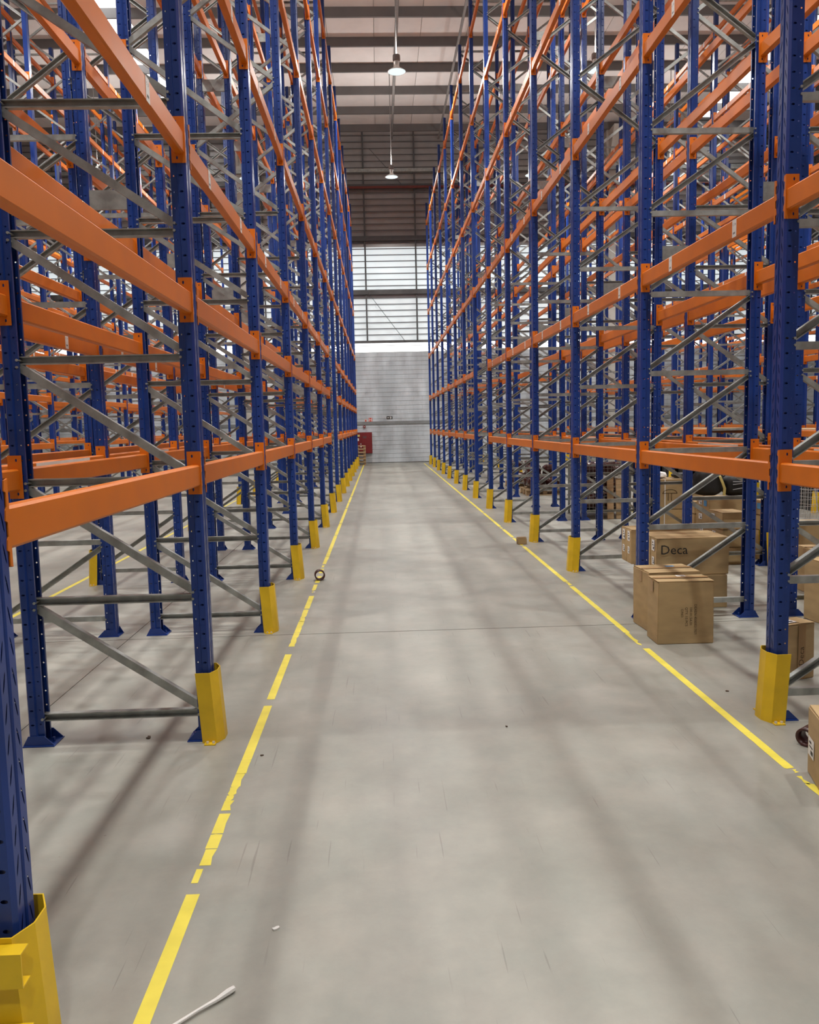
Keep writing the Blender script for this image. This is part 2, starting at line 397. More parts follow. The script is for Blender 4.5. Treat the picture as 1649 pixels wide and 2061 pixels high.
def braces(s):
    """list of (name, x0, z0, dx, dz) in rack-local x (front face 0, inward s)"""
    a, b = .064*s, (DEP-.064)*s; out = []
    for z in HZ + [10.82]: out.append(('horizontal_brace', a, z, b-a, 0))
    for k in range(6): out.append(('diagonal_brace', a, HZ[k]+.03, b-a, HZ[k+1]-HZ[k]-.06))
    z = HZ[-1]+.03; side = 0
    for k in range(10):
        x0, x1 = (a, b) if side == 0 else (b, a)
        out.append(('diagonal_brace', x0, z, x1-x0, ZP-.03)); z += ZP; side ^= 1
    return out
BL = BAY - 2*PW; BH = .056; BT = .05
def beam_mesh():
    g = G(); r = .008
    pr = [(-BT/2+r, -BH), (BT/2-r, -BH), (BT/2, -BH+r), (BT/2, BH-r), (BT/2-r, BH), (-BT/2+r, BH), (-BT/2, BH-r), (-BT/2, -BH+r)]
    g.prism(pr, -BL/2+.004, BL/2-.004, 'y'); return g
BEAM = beam_mesh().mesh('beam', 'orange')
def conn_geo(g, s, e):
    """end connector at beam end e (+1 far, -1 near); origin = beam centre"""
    y = e*(BL/2-.004); y2 = e*(BL/2-.0005); z0, z1 = -.100, .128
    xa, xb = -(.028)*s, .040*s
    # plate across the post side, with two bolt holes
    for (a, b) in ((z0, z0+.05), (z0+.05, z1-.05), (z1-.05, z1)):
        pts = [(xa, a), ((xa+xb)/2, a), (xb, a), (xb, (a+b)/2), (xb, b), ((xa+xb)/2, b), (xa, b), (xa, (a+b)/2)]
        for yy in (y, y2):
            if b-a < .06:
                c = (xa*.4+xb*.6, (a+b)/2)
                hp = [(c[0]+.0055*s*math.cos(-3*PI/4+j*PI/4), c[1]+.009*math.sin(-3*PI/4+j*PI/4)) for j in range(8)]
                vs = [(p[0], yy, p[1]) for p in pts+hp]
                g.add(vs, [(j, (j+1) % 8, 8+(j+1) % 8, 8+j) for j in range(8)])
            else:
                g.add([(p[0], yy, p[1]) for p in pts], [tuple(range(8))])
    # flat edges of the plate
    g.add([(xa, y, z0), (xa, y2, z0), (xa, y2, z1), (xa, y, z1)], [(0, 1, 2, 3)])
    g.add([(xb, y, z0), (xb, y2, z0), (xb, y2, z1), (xb, y, z1)], [(0, 1, 2, 3)])
    # front leg hooked onto the aisle face, serrated edge
    ys = e*(BL/2-.004); out = [(ys, z0), (ys, z1)]
    n = 3; st = (z1-z0)/n
    for k in range(n):
        t = z1 - k*st
        out += [(ys+e*.020, t-.004), (ys+e*.024, t-st*.40), (ys+e*.013, t-st*.46), (ys+e*.013, t-st*.94)]
    xs_ = sorted((-(.028)*s, -(.0315)*s))
    g.prism(out, xs_[0], xs_[1], 'x')
    return g
CONN = {(s, e): conn_geo(G(), s, e).mesh('end_connector', 'orange') for s in (1, -1) for e in (1, -1)}
def beam_full(s):
    g = beam_mesh(); conn_geo(g, s, 1); conn_geo(g, s, -1); return g.mesh('beam', 'orange')
BEAMF = {s: beam_full(s) for s in (1, -1)}
def frame_far(s):
    g = G()
    for x, t in ((0, s), (DEP*s, -s)):
        g.prism([(px*t+x, py) for px, py in PROF], .004, POSTH, 'z', 0, False, False)
        a, b = sorted((x-.03*t, x+.14*t)); g.prism([(a, -.075), (b, -.075), (b, .075), (a, .075)], 0, .02, 'z', 0)
    for nm, x0, z0, dx, dz in braces(s):
        L = math.hypot(dx, dz); u = Vector((dx, 0, dz))/L; v = Vector((-u.z, 0, u.x)); h, d = .021, .016
        vs = [u*e + v*a + Vector((x0, b, z0)) for e in (0, L) for a, b in ((-h, -d), (h, -d), (h, d), (-h, d))]
        g.add(vs, [(i, (i+1) % 4, 4+(i+1) % 4, 4+i) for i in range(4)], 1)
    return g.mesh('upright_frame', ['blue', 'galv'])
FRAMEF = {s: frame_far(s) for s in (1, -1)}
STK = G().box(-.0004, .0004, -.029, .029, -.052, .052).mesh('location_label', 'white')
def barcode():
    g = G()
    x = -.016
    for wd in (.003, .0015, .004, .002, .003, .0015, .003): g.box(x, x+wd, 0, .012, 0, .0001); x += wd+.002
    return g.mesh('barcode', 'ink')
BARC = barcode()
FARPRINT = G().box(-.018, .018, .002, .020, 0, .0001).box(-.018, .010, -.032, -.020, 0, .0001).mesh('print', 'ink')
STRIP = G().box(-.0004, .0004, -.50, .50, -.036, .036).mesh('paper_strip', 'white')
def stripprint():
    g = G(); r = random.Random(3); x = -.46
    while x < .44:
        wd = r.uniform(.008, .02); g.box(x, x+wd, -.012, .010, 0, .0001); x += wd + r.choice((.006, .006, .03))
    return g.mesh('strip_print', 'ink')
SPRINT = stripprint()

LEV_L = [1.46, 2.36, 3.16, 4.60, 6.46, 8.31, 10.15]
LEV_R = [1.395, 2.84, 4.62, 6.47, 8.32, 10.15]
def make_rack(label, fx, s, levels, main, tunnel=(), sticker_from=None, number=None, backstick=None, strips=False, group=None, skip_deck=None):
    root = thing('pallet_rack', label, 'rack', (fx, FY[0], 0), 0, group)
    BRL = braces(s)
    for i, fy in enumerate(FY):
        y = fy - FY[0]
        if main:
            hd = i < 8
            for x, t in ((0, s), (DEP*s, -s)):
                po = obj('post', (POSTD if hd else POST)[t], root, (x, y, 0)); obj('foot_plate', FOOT[t], po)
            for nm, x0, z0, dx, dz in BRL:
                obj(nm, brace_mesh(dx, dz, nm, s if nm[0] == 'h' else -s), root, (x0, y, z0))
        else:
            obj('upright_frame', FRAMEF[s], root, (0, y, 0))
    for b in range(NF-1):
        yc = FY[b] - FY[0] + BAY/2
        for li, z in enumerate(levels):
            if b == 6 and li in tunnel: continue
            for side in (0, 1):
                t = s if side == 0 else -s
                x = (0 if side == 0 else DEP*s) + t*(BT/2+.003)
                det = main and b < 8
                o = obj('beam', BEAM if det else BEAMF[t], root, (x, yc, z))
                if det:
                    for e in (-1, 1): obj('end_connector', CONN[(t, e)], o)
                lab = (side == 0 and sticker_from is not None and li >= sticker_from) or (side == 1 and backstick is not None and li == backstick and b < 6)
                if lab:
                    fdir = '-x' if t > 0 else '+x'; sx = -t
                    for q, dy in enumerate((-.62, .48)):
                        st = obj('location_label', STK, o, (sx*(BT/2+.0006), dy, 0))
                        if main and b < 5:
                            num = number - 2*b - q if number else 16 - 2*b - q
                            obj('print', text_mesh('C  %02d' % max(num, 1), .019), st, (sx*.0006, 0, .022), FACE[fdir])
                            obj('barcode', BARC, st, (sx*.0006, 0, -.034), FACE[fdir])
                        elif main and b < 8:
                            obj('print', FARPRINT, st, (sx*.0006, 0, 0), FACE[fdir])
                if strips and side == 1 and li == 0 and b < 6:
                    fdir = '-x' if t > 0 else '+x'; sx = -t
                    st = obj('paper_strip', STRIP, o, (sx*(BT/2+.0006), .30, .012))
                    obj('strip_print', SPRINT, st, (sx*.0006, 0, 0), FACE[fdir])
    return root
FLUE = DEP + GAP
rA = make_rack('blue and orange pallet rack lining the left side of the aisle', XL, -1, LEV_L, True, (0, 1, 2), 2, 28, group='pallet racks')
make_rack('pallet rack standing back to back behind the left aisle rack', XL-FLUE-DEP, 1, LEV_L, True, (0, 1, 2), None, None, 1, True, group='pallet racks')
rB = make_rack('blue and orange pallet rack lining the right side of the aisle', XR, 1, LEV_R, True, (0, 1), 1, 28, group='pallet racks')
make_rack('pallet rack standing back to back behind the right aisle rack', XR+FLUE+DEP, -1, LEV_R, True, (0, 1), None, None, None, True, group='pallet racks')
PER = AISLE + 2*DEP + GAP
make_rack('pallet rack facing this way across the next aisle to the left', XL-PER, -1, LEV_L, False, (0, 1, 2), 2, group='pallet racks')
make_rack('pallet rack behind the one facing the next aisle on the left', XL-PER-FLUE-DEP, 1, LEV_L, False, (0, 1, 2), group='pallet racks')
make_rack('pallet rack facing this way across the next aisle to the right', XR+PER, 1, LEV_R, False, (0, 1), 1, group='pallet racks')
make_rack('pallet rack behind the one facing the next aisle on the right', XR+PER+FLUE+DEP, -1, LEV_R, False, (0, 1), group='pallet racks')
make_rack('farthest pallet rack on the left, two aisles away', XL-2*PER, -1, LEV_L, False, (0, 1, 2), 2, group='pallet racks')
make_rack('farthest but one pallet rack on the right, two aisles away', XR+2*PER, 1, LEV_R, False, (0, 1), 1, group='pallet racks')
make_rack('farthest pallet rack on the right, beyond the second aisle', XR+2*PER+FLUE+DEP, -1, LEV_R, False, (0, 1), group='pallet racks')
# row spacers between the back-to-back racks: parts of the aisle racks
for root, s in ((rA, -1), (rB, 1)):
    a, b = sorted((DEP*s - .005*s, (DEP+GAP)*s + .005*s))
    sp = G().box(a, b, -.0475, -.0465, -.075, .075).box(a, b, -.047, -.020, .072, .075).box(a, b, -.047, -.020, -.075, -.072).mesh('row_spacer', 'galv')
    for i, fy in enumerate(FY):
        for z in (3.53, 6.28, 9.02): obj('row_spacer', sp, root, (0, fy-FY[0], z))

# ------------------------------------------------------------------ yellow post guards
def guard_meshes(s, h=.392):
    # outline in plan, aisle side towards -s
    pl = [(.075, -.100), (-.004, -.100), (-.036, -.036), (-.036, .036), (-.004, .100), (.075, .100)]
    g = G(); t = .004
    inn = [(.075, -.096), (-.002, -.096), (-.032, -.034), (-.032, .034), (-.002, .096), (.075, .096)]
    lean = -.024
    def ring(pts, z): return [((x + lean*(1-z/h))*s, y, z) for x, y in pts]
    n = 6
    vs = ring(pl, .0) + ring(pl, h) + ring(inn, .0) + ring(inn, h)
    fs = []
    for i in range(n-1):
        fs += [(i, i+1, n+i+1, n+i), (2*n+i, 3*n+i, 3*n+i+1, 2*n+i+1), (n+i, n+i+1, 3*n+i+1, 3*n+i)]
    fs += [(0, n, 3*n, 2*n), (n-1, 3*n-1, 4*n-1, 2*n-1)]
    g.add(vs, fs)
    base = G()
    for y in (-.135, .098):
        a, b = sorted(((lean)*s, (.06+lean)*s)); base.box(a, b, y, y+.037, 0, .006)
    bo = G()
    for y in (-.118, .118):
        for x in (.012, .044):
            bo.tube(((x+lean)*s, y, .006), ((x+lean)*s, y, .018), .008, 6)
    return g.mesh('shield', 'yellow'), base.mesh('base_flange', 'yellow'), bo.mesh('anchor_bolts', 'bolt')
GM = {s: guard_meshes(s) for s in (1, -1)}
def guards(fx, s, where, grp, idx):
    for i in idx:
        t = thing('post_guard', 'yellow guard at the %s upright from the camera, %s' % (ORD[i+1], where), 'guard', (fx, FY[i], 0), 0, grp)
        sh = obj('shield', GM[s][0], t)
        if i == 0: sh.scale = (1, 1, 1.14)
        obj('base_flange', GM[s][1], t)
        if i < 6: obj('anchor_bolts', GM[s][2], t)
guards(XL, -1, 'left side of the aisle', 'left aisle guards', range(15))
guards(XR, 1, 'right side of the aisle', 'right aisle guards', [0, 1] + list(range(3, 15)))
guards(XL-FLUE-DEP, 1, 'beyond the left racks', 'guards of the next left aisle', range(15))
guards(XR+FLUE+DEP, -1, 'beyond the right racks', 'guards of the next right aisle', range(15))
guards(XL-PER, -1, 'far side of the next left aisle', 'far guards of the next left aisle', range(4, 15))
guards(XR+PER, 1, 'far side of the next right aisle', 'far guards of the next right aisle', range(4, 15))
# end-of-row rails bolted to the nearest left guard
t = thing('end_rail', 'yellow two-rail end barrier bolted to the nearest left post guard', 'barrier', (XL, FY[0]-.1, 0))
for z in (.388, .175):
    g = G(); x0, x1 = -1.05, .045
    g.prism([(0, -.045), (-.045, -.045), (-.045, .045), (0, .045), (0, .041), (-.041, .041), (-.041, -.041), (0, -.041)], x0, x1, 'x')
    r = obj('rail', g.mesh('rail', 'yellow'), t, (0, -.001, z))
    b = G(); b.tube((-.028, -.0455, 0), (-.028, -.056, 0), .010, 6); obj('bolt', b.mesh('bolt', 'bolt'), r)
obj('end_post', G().box(-1.06, -.98, -.075, .005, 0, .46).mesh('end_post', 'yellow'), t)

# ------------------------------------------------------------------ floor tape
def tape_line(label, x, pieces, wid=.05, seed=1):
    r = random.Random(seed); t = thing('floor_tape', label, 'tape', (x, 0, 0))
    for (a, b, l, rr, rag) in pieces:
        n = max(2, int((b-a)/.06)) if rag else 2
        left, right = [], []
        for i in range(n+1):
            yy = a + (b-a)*i/n
            nl = nr = 0
            if rag and 0 < i < n:
                if r.random() < rag*.5: nl = r.uniform(0, .010)*rag
                if r.random() < rag: nr = r.uniform(.002, .017)*rag
            left.append((-wid/2+nl+l, yy)); right.append((wid/2-nr-rr, yy))
        e0 = [(-wid*.1 + r.uniform(-.01, .01), a + r.uniform(-.02, .02)*(1+2*rag)), (wid*.2, a+r.uniform(-.015, .02))]
        e1 = [(wid*.2, b+r.uniform(-.02, .02)*(1+2*rag)), (-wid*.15, b+r.uniform(-.02, .02))]
        g = G()
        for i in range(n):
            p = [left[i], right[i], right[i+1], left[i+1]]
            g.add([(q[0], q[1], .0008) for q in p], [(0, 1, 2, 3)])
        for tri in ([left[0], e0[0], right[0]], [right[n], e1[1], left[n]]):
            if (tri is not None):
                ys_ = tri[1][1]
                if (tri[0] == left[0] and ys_ < a) or (tri[0] == right[n] and ys_ > b):
                    g.add([(q[0], q[1], .0011) for q in tri], [(0, 1, 2)])
        obj('tape_piece', g.mesh('tape_piece', 'tape'), t)
LT = [(1.2, 2.895, 0, 0, 0), (2.97, 3.07, .0, .024, .25), (3.095, 3.22, .004, .0, .5), (3.225, 3.34, 0, 0, .3), (3.35, 3.53, 0, 0, .5), (3.56, 3.66, 0, .006, .7), (3.675, 3.71, .0, .016, .8),
      (3.73, 3.80, 0, .01, 1), (3.81, 3.95, 0, .004, .7), (3.955, 4.12, 0, 0, .3), (4.125, 4.95, 0, 0, 0), (5.07, 6.10, 0, 0, .05), (6.32, 6.75, 0, .002, .6), (6.76, 7.15, 0, 0, .5), (7.17, 7.62, 0, .002, .6), (7.66, 8.25, 0, 0, 0), (8.42, 8.47, .01, .01, 1),
      (8.55, 8.85, 0, .01, .4), (8.95, 9.35, 0, 0, 0), (9.55, 9.85, 0, .004, .6), (9.95, 10.1, 0, .01, .9), (10.18, 10.8, 0, 0, .6), (10.82, 12.9, 0, 0, .15), (12.95, 14.5, 0, 0, 0), (14.55, 17.1, 0, 0, 0), (17.2, 18.4, 0, .004, .2), (18.5, 20.0, 0, 0, .3), (20.1, 24, 0, 0, 0), (24.1, 36.2, 0, 0, 0)]
RT = [(2.6, 3.40, 0, 0, .1), (3.42, 3.60, .008, 0, 1.2), (3.62, 3.69, .012, .012, 1), (3.735, 3.765, .03, 0, .8), (3.785, 4.25, 0, 0, .25), (4.255, 5.95, 0, 0, .08), (6.08, 6.16, .0, .02, 1), (6.17, 6.40, 0, .012, .8), (6.43, 8.35, 0, 0, .2), (8.42, 8.56, .01, 0, .8), (8.60, 11.2, 0, 0, .12),
      (11.3, 12.05, 0, .006, .2), (12.15, 13.1, 0, 0, .2), (13.2, 13.35, 0, .01, .6), (13.45, 15.6, 0, 0, .2), (15.7, 18.0, 0, 0, .1), (18.1, 26.0, 0, 0, 0), (26.1, 36.8, 0, 0, 0)]
tape_line('torn yellow floor tape line along the left side of the aisle', XL+.226, LT, seed=4)
tape_line('yellow floor tape line along the right side of the aisle', XR-.222, RT, seed=9)
tape_line('yellow floor tape line beyond the left back to back racks', XL-FLUE-DEP-.236, [(1.2, 16, 0, 0, 0), (16.1, 36, 0, 0, 0)])
tape_line('yellow floor tape line beyond the right back to back racks', XR+FLUE+DEP+.236, [(1.2, 16, 0, 0, 0), (16.1, 36, 0, 0, 0)])

# ------------------------------------------------------------------ cartons
CM = {}
def carton_mesh(dx, dy, dz, seam, seed=0):
    k = (round(dx, 3), round(dy, 3), round(dz, 3), seam, seed)
    if k in CM: return CM[k]
    r = random.Random(hash(k) % 1000 if False else int(dx*1000+dy*310+dz*77)+seed)
    bmn = bmesh.new(); bmesh.ops.create_cube(bmn, size=1)
    bmesh.ops.scale(bmn, vec=(dx, dy, dz-.004), verts=bmn.verts); bmesh.ops.translate(bmn, vec=(0, 0, (dz-.004)/2), verts=bmn.verts)
    for v in bmn.verts:
        if v.co.z > .05:
            v.co.x += r.uniform(-.006, .006); v.co.y += r.uniform(-.006, .006); v.co.z += r.uniform(-.004, 0)
    bmesh.ops.bevel(bmn, geom=list(bmn.edges), offset=.005, segments=2, affect='EDGES')
    # two top flaps, a little uneven, meeting at a seam
    zt = dz-.004
    for sgn in (-1, 1):
        q = bmesh.ops.create_cube(bmn, size=1)['verts']
        if seam == 'x': sx, sy, cx, cy = dx-.006, dy/2-.004, 0, sgn*dy/4
        else: sx, sy, cx, cy = dx/2-.004, dy-.006, sgn*dx/4, 0
        bmesh.ops.scale(bmn, vec=(sx, sy, .004), verts=q); bmesh.ops.translate(bmn, vec=(cx, cy, zt+r.uniform(-.0005, .001)), verts=q)
        for v in q:
            inner = (abs(v.co.y) < .02) if seam == 'x' else (abs(v.co.x) < .02)
            if inner: v.co.z += r.uniform(0, .004)
    me = bpy.data.meshes.new('carton'); bmn.to_mesh(me); bmn.free(); me.materials.append(MATS['card']); CM[k] = me
    return me
def flat(w_, h_, m, name='label'): return G().box(-w_/2, w_/2, -h_/2, h_/2, 0, .0006).mesh(name, m)
def on_face(o, me, name, face, u, v, dims, rot2=0, eps=.0045):
    """place a flat mesh on a face of a carton; u along the face, v height from centre"""
    dx, dy, dz = dims
    if face == '-y': loc = (u, -dy/2-eps, dz/2+v)
    elif face == '-x': loc = (-dx/2-eps, -u, dz/2+v)
    elif face == '+x': loc = (dx/2+eps, u, dz/2+v)
    else: loc = (u, v, dz+.0045)
    c = obj(name, me, o, loc)
    m = Matrix.Identity(3)
    from mathutils import Euler
    e = (Euler(FACE[face]).to_matrix() @ Matrix.Rotation(rot2, 3, 'Z')).to_euler()
    c.rotation_euler = e
    return c
def carton(label, c, d, rz=0, seam='x', group=None, tape=True, labels=(), prints=(), seed=0, name='carton'):
    o = obj(name, carton_mesh(*d, seam, seed), None, c, (0, 0, rz)); tag(o, label, 'carton', group)
    if tape:
        if seam == 'x':
            on_face(o, flat(d[0]-.01, .055, 'cardtape', 'packing_tape'), 'packing_tape', '+z', 0, 0, d)
            on_face(o, flat(.055, .09, 'cardtape', 'packing_tape'), 'packing_tape', '-x', 0, d[2]/2-.055, d)
        else:
            on_face(o, flat(.055, d[1]-.01, 'cardtape', 'packing_tape'), 'packing_tape', '+z', 0, 0, d)
            on_face(o, flat(.055, .09, 'cardtape', 'packing_tape'), 'packing_tape', '-y', 0, d[2]/2-.055, d)
    for (f, u, v, w_, h_, m) in labels:
        l = on_face(o, flat(w_, h_, m), 'label', f, u, v, d)
        if m == 'white':
            gi = G().box(-w_*.32, w_*.05, h_*.18, h_*.30, .0007, .0009).box(-w_*.32, w_*.3, -h_*.02, h_*.06, .0007, .0009).box(-w_*.05, w_*.35, -h_*.36, -h_*.14, .0007, .0009)
            obj('label_print', gi.mesh('label_print', 'ink'), l)
    for (f, u, v, s_, size, rot2, m) in prints:
        on_face(o, text_mesh(s_, size, m), 'print', f, u, v, d, rot2, .0052)
    return o
# two big cartons in the second bay on the right
carton('big brown carton with stamped text, nearest the tape on the right', (2.285, 6.17, 0), (.43, .26, .487), -.02, 'x', None, True,
       [('+z', .02, .055, .07, .055, 'white')],
       [('-y', .072, -.055, 'DEXEN 4500321707/', .027, -PI/2, 'inkbrown'), ('-y', .037, -.03, '100.01.5A.01', .027, -PI/2, 'inkbrown'), ('-y', .003, -.032, 'QTY: 15 PCS', .027, -PI/2, 'inkbrown'), ('-y', -.03, -.006, 'C/NO.', .025, -PI/2, 'inkbrown')], 1)
carton('big brown carton with a blue sticker, just behind the stamped carton', (2.325, 6.60, 0), (.42, .36, .487), .05, 'x', None, True,
       [('+z', .05, .05, .07, .05, 'bluelabel')], [], 2)
# cartons with the brand print, stacked in two layers
labs = [('-x', 0, .10, .075, .10, 'white'), ('-x', .0, -.04, .06, .07, 'white')]
ks = 0
def deca(x, y, z, layer, pos, first=False, w_=.60, d_=.155, h_=.335):
    nm = {0: 'nearest the camera', 1: 'second from the camera', 2: 'third from the camera', 3: 'fourth from the camera', 4: 'fifth from the camera'}[pos]
    carton('long labelled carton in the %s layer of the stack, %s' % (layer, nm), (x, y, z), (w_, d_, h_), R.uniform(-.012, .012), 'x', 'long cartons stacked beside the right rack', False, labs if True else (), [('-y', -.17, .06, 'Deca', .12, 0, 'ink')] if layer == 'upper' else (), pos)
for i in range(5): deca(2.80, 7.28+.165*i, 0, 'lower', i, w_=.60, h_=.30)
for i in range(5): deca(2.785 - (.03 if i > 2 else 0), 7.30+.165*i + (.14 if i > 2 else 0), .302, 'upper', i, w_=.66, h_=.34)
# cartons at the right edge of the picture
carton('half-hidden brown carton at the right picture edge, nearest the camera', (2.196, 3.521, 0), (.46, .33, .335), -.26, 'y', None, True, [('-x', -.09, -.02, .10, .09, 'white')], [], 3)
carton('tall brown carton behind the nearest right yellow guard', (2.659, 5.187, 0), (.248, .162, .372), .308, 'y', None, False, [('+z', -.05, .0, .10, .10, 'white'), ('-y', .01, 0, .06, .366, 'cardtape')],
       [('-y', .01, -.03, 'Deca', .06, PI/2, 'inkbrown')], 4)
carton('narrow carton with a white label beside the right rear post', (3.74, 6.60, 0), (.34, .30, .52), .1, 'y', None, True, [('-y', -.08, .08, .11, .09, 'white')], [], 5)
carton('printed carton at the right edge, behind the narrow labelled carton', (4.34, 7.75, 0), (.50, .34, .44), 0, 'x', None, True, [], [('-y', -.1, .12, 'Deca', .08, 0, 'inkbrown')], 6)
carton('squat carton with a torn lid behind the printed carton', (4.46, 8.42, 0), (.44, .40, .60), .1, 'x', None, True, [], [], 7)
# carton stacks under the rack behind
def stack(x, y, n, d, label, grp, rz=0, lab=(), bluetop=False):
    for k in range(n):
        pos = ['bottom carton', 'second carton up', 'third carton up', 'fourth carton up'][k] if k < n-1 else 'top carton'
        L_ = list(lab)
        if bluetop and k == n-1: L_ += [('-x', .09, .02, .09, .07, 'bluelabel')]
        carton('%s of %s' % (pos, label), (x+R.uniform(-.012, .012), y+R.uniform(-.012, .012), (d[2]+.005)*k), d, rz+R.uniform(-.03, .03), 'x', grp, False, L_, [], k)
sl = [('-x', -.06, .03, .10, .07, 'white')]
stack(4.10, 9.56, 3, (.29, .40, .20), 'the plain stack beside the right rear upright', 'small cartons behind the right rack', 0, sl)
stack(4.19, 10.10, 4, (.34, .40, .178), 'the taller stack behind the plain stack', 'small cartons behind the right rack', 0, sl, True)
stack(4.66, 9.75, 4, (.28, .40, .175), 'the stack right of the plain stack', 'small cartons behind the right rack', 0, sl, True)
stack(4.18, 10.62, 4, (.26, .36, .155), 'the labelled stack in the rear, nearest to the left', 'small cartons behind the right rack', 0, sl)
# large strapped carton and the one under it
def strapped(label, c, d, seed):
    o = carton(label, c, d, 0, 'x', None, True, [], [], seed)
    for u in (-d[0]*.22, d[0]*.22):
        on_face(o, flat(.014, d[2], 'white', 'strap'), 'strap', '-y', u, 0, d); on_face(o, flat(.014, d[1], 'white', 'strap'), 'strap', '+z', u, 0, d)
    return o
strapped('low wide carton under the big strapped carton', (4.62, 12.9, 0), (.95, .55, .30), 1)
o = strapped('big strapped carton with a basin drawing, behind the right racks', (4.62, 12.9, .305), (.90, .52, .47), 2)
bz = G()
pts = [(.11*math.cos(PI*i/10), .055*math.sin(PI*i/10)) for i in range(11)]
for a, b in zip(pts, pts[1:]): bz.tube((a[0], a[1], .0008), (b[0], b[1], .0008), .004, 4)
bz.box(-.12, .12, -.008, 0, 0, .001); bz.box(-.03, -.022, -.12, -.008, 0, .001); bz.box(.022, .03, -.12, -.008, 0, .001)
on_face(o, bz.mesh('basin_drawing', 'inkbrown'), 'basin_drawing', '-y', -.12, .02, (.90, .52, .47))

# ------------------------------------------------------------------ soft lumps: bags, wrapped goods
def lump(name, dims, m, seed, amp=.12, sub=3, freq=2.2, power=.7):
    b = bmesh.new(); bmesh.ops.create_icosphere(b, subdivisions=sub, radius=1)
    off = Vector((seed*3.1, seed*1.7, seed*.9))
    for v in b.verts:
        p = v.co.normalized()
        q = Vector([math.copysign(abs(c)**power, c) for c in p])
        k = 1 + amp*noise.noise(p*freq+off) + amp*.5*noise.noise(p*freq*2.7+off)
        v.co = Vector((q.x*dims[0]*k, q.y*dims[1]*k, q.z*dims[2]*k))
    zmin = min(v.co.z for v in b.verts)
    for v in b.verts: v.co.z = max(v.co.z - zmin, 0.004 if v.co.z - zmin < .02*dims[2] else 0)
    for f in b.faces: f.smooth = True
    me = bpy.data.meshes.new(name); b.to_mesh(me); b.free(); me.materials.append(MATS[m]); return me
def bag(name, label, c, dims, m, seed, cat='bag', group=None, rz=0, **kw):
    return tag(obj(name, lump(name, dims, m, seed, **kw), None, c, (0, 0, rz)), label, cat, group)
# table of cartons carrying the black bags
carton('plain low carton carrying the black bags', (4.72, 11.27, 0), (.86, .40, .62), 0, 'x', None, True, [], [], 8)
b1 = bag('duffel_bag', 'black duffel bag with a yellow strap on a carton', (4.54, 11.26, .624), (.20, .17, .19), 'black', 1)
g = G(); pts = [(.17, -.14, .0), (.165, -.172, .12), (.13, -.185, .20), (.10, -.175, .28), (.06, -.13, .36)]
for a, b in zip(pts, pts[1:]): g.add([(a[0]-.018, a[1]-.01, a[2]), (a[0]+.018, a[1]-.01, a[2]), (b[0]+.018, b[1]-.01, b[2]), (b[0]-.018, b[1]-.01, b[2]), (a[0]-.018, a[1], a[2]), (a[0]+.018, a[1], a[2]), (b[0]+.018, b[1], b[2]), (b[0]-.018, b[1], b[2])], [(0, 1, 2, 3), (7, 6, 5, 4), (0, 3, 7, 4), (1, 5, 6, 2)])
obj('strap', g.mesh('strap', 'ystrap'), b1)
b2 = bag('backpack', 'black backpack with grey stripes beside the duffel bag', (4.93, 11.26, .624), (.19, .16, .15), 'black', 2)
for z, dz in ((.10, .02), (.17, .012), (.21, -.004)):
    g = G(); g.tube((-.11, -.178, z), (.0, -.192, z+dz), .006, 5); g.tube((.0, -.192, z+dz), (.12, -.182, z+dz*.6), .006, 5); obj('stripe', g.mesh('stripe', 'greystrap'), b2)
# things lying on the big strapped carton
bag('plastic_wrap', 'white crumpled plastic wrap on the big strapped carton', (4.42, 12.86, .779), (.09, .10, .05), 'white', 5, 'wrap', amp=.3)
bag('black_pouch', 'small black pouch on the big strapped carton', (4.74, 12.86, .779), (.14, .10, .04), 'black', 6, 'pouch')
# pallets
def pallet(label, c, rz=0, w_=1.0, d_=1.2, group=None):
    t = thing('wooden_pallet', label, 'pallet', c, rz, group)
    bd = G().box(-w_/2, w_/2, -.05, .05, 0, .02).mesh('deck_board', 'wood')
    for k in range(7): obj('deck_board', bd, t, (0, -d_/2+.05+(d_-.1)*k/6, .12))
    blk = G().box(-.05, .05, -.07, .07, .02, .12).mesh('block', 'wood'); bb = G().box(-w_/2, w_/2, -.06, .06, 0, .02).mesh('bottom_board', 'wood')
    for y in (-d_/2+.06, 0, d_/2-.06): obj('bottom_board', bb, t, (0, y, 0))
    for x in (-w_/2+.05, 0, w_/2-.05):
        for y in (-d_/2+.15, 0, d_/2-.15): obj('support_block', blk, t, (x, y, 0))
    return t
for k in range(6):
    pallet('wooden pallet in the stack at the far end, %s from the floor' % ORD[k+1], (-.97, 36.6, .142*k), 0, .66, .8, 'pallet stack by the red cabinet')
pallet('wooden pallet under the brown wrapped bundles, right racks', (3.85, 19.55, 0), 0, .9, 1.0)
pallet('farther wooden pallet with brown bundles, right racks', (3.85, 21.95, 0), 0, .9, 1.0)
kk = 0
ctr = ['left front', 'right front', 'left rear', 'right rear', 'top left', 'top right']
for py, nm in ((19.55, 'the nearer bundle pallet'), (21.95, 'the farther bundle pallet')):
    for i, (dx, dy, dz) in enumerate(((-.22, -.25, 0), (.22, -.25, 0), (-.22, .25, 0), (.22, .25, 0), (-.2, 0, .285), (.2, 0, .285))):
        bag('wrapped_bundle', 'dark brown plastic bundle, %s on %s' % (ctr[i], nm), (3.85+dx, py+dy, .142+dz), (.18, .20, .135), 'brownplastic', kk+10, 'bundle', 'brown plastic bundles', amp=.22, freq=3); kk += 1
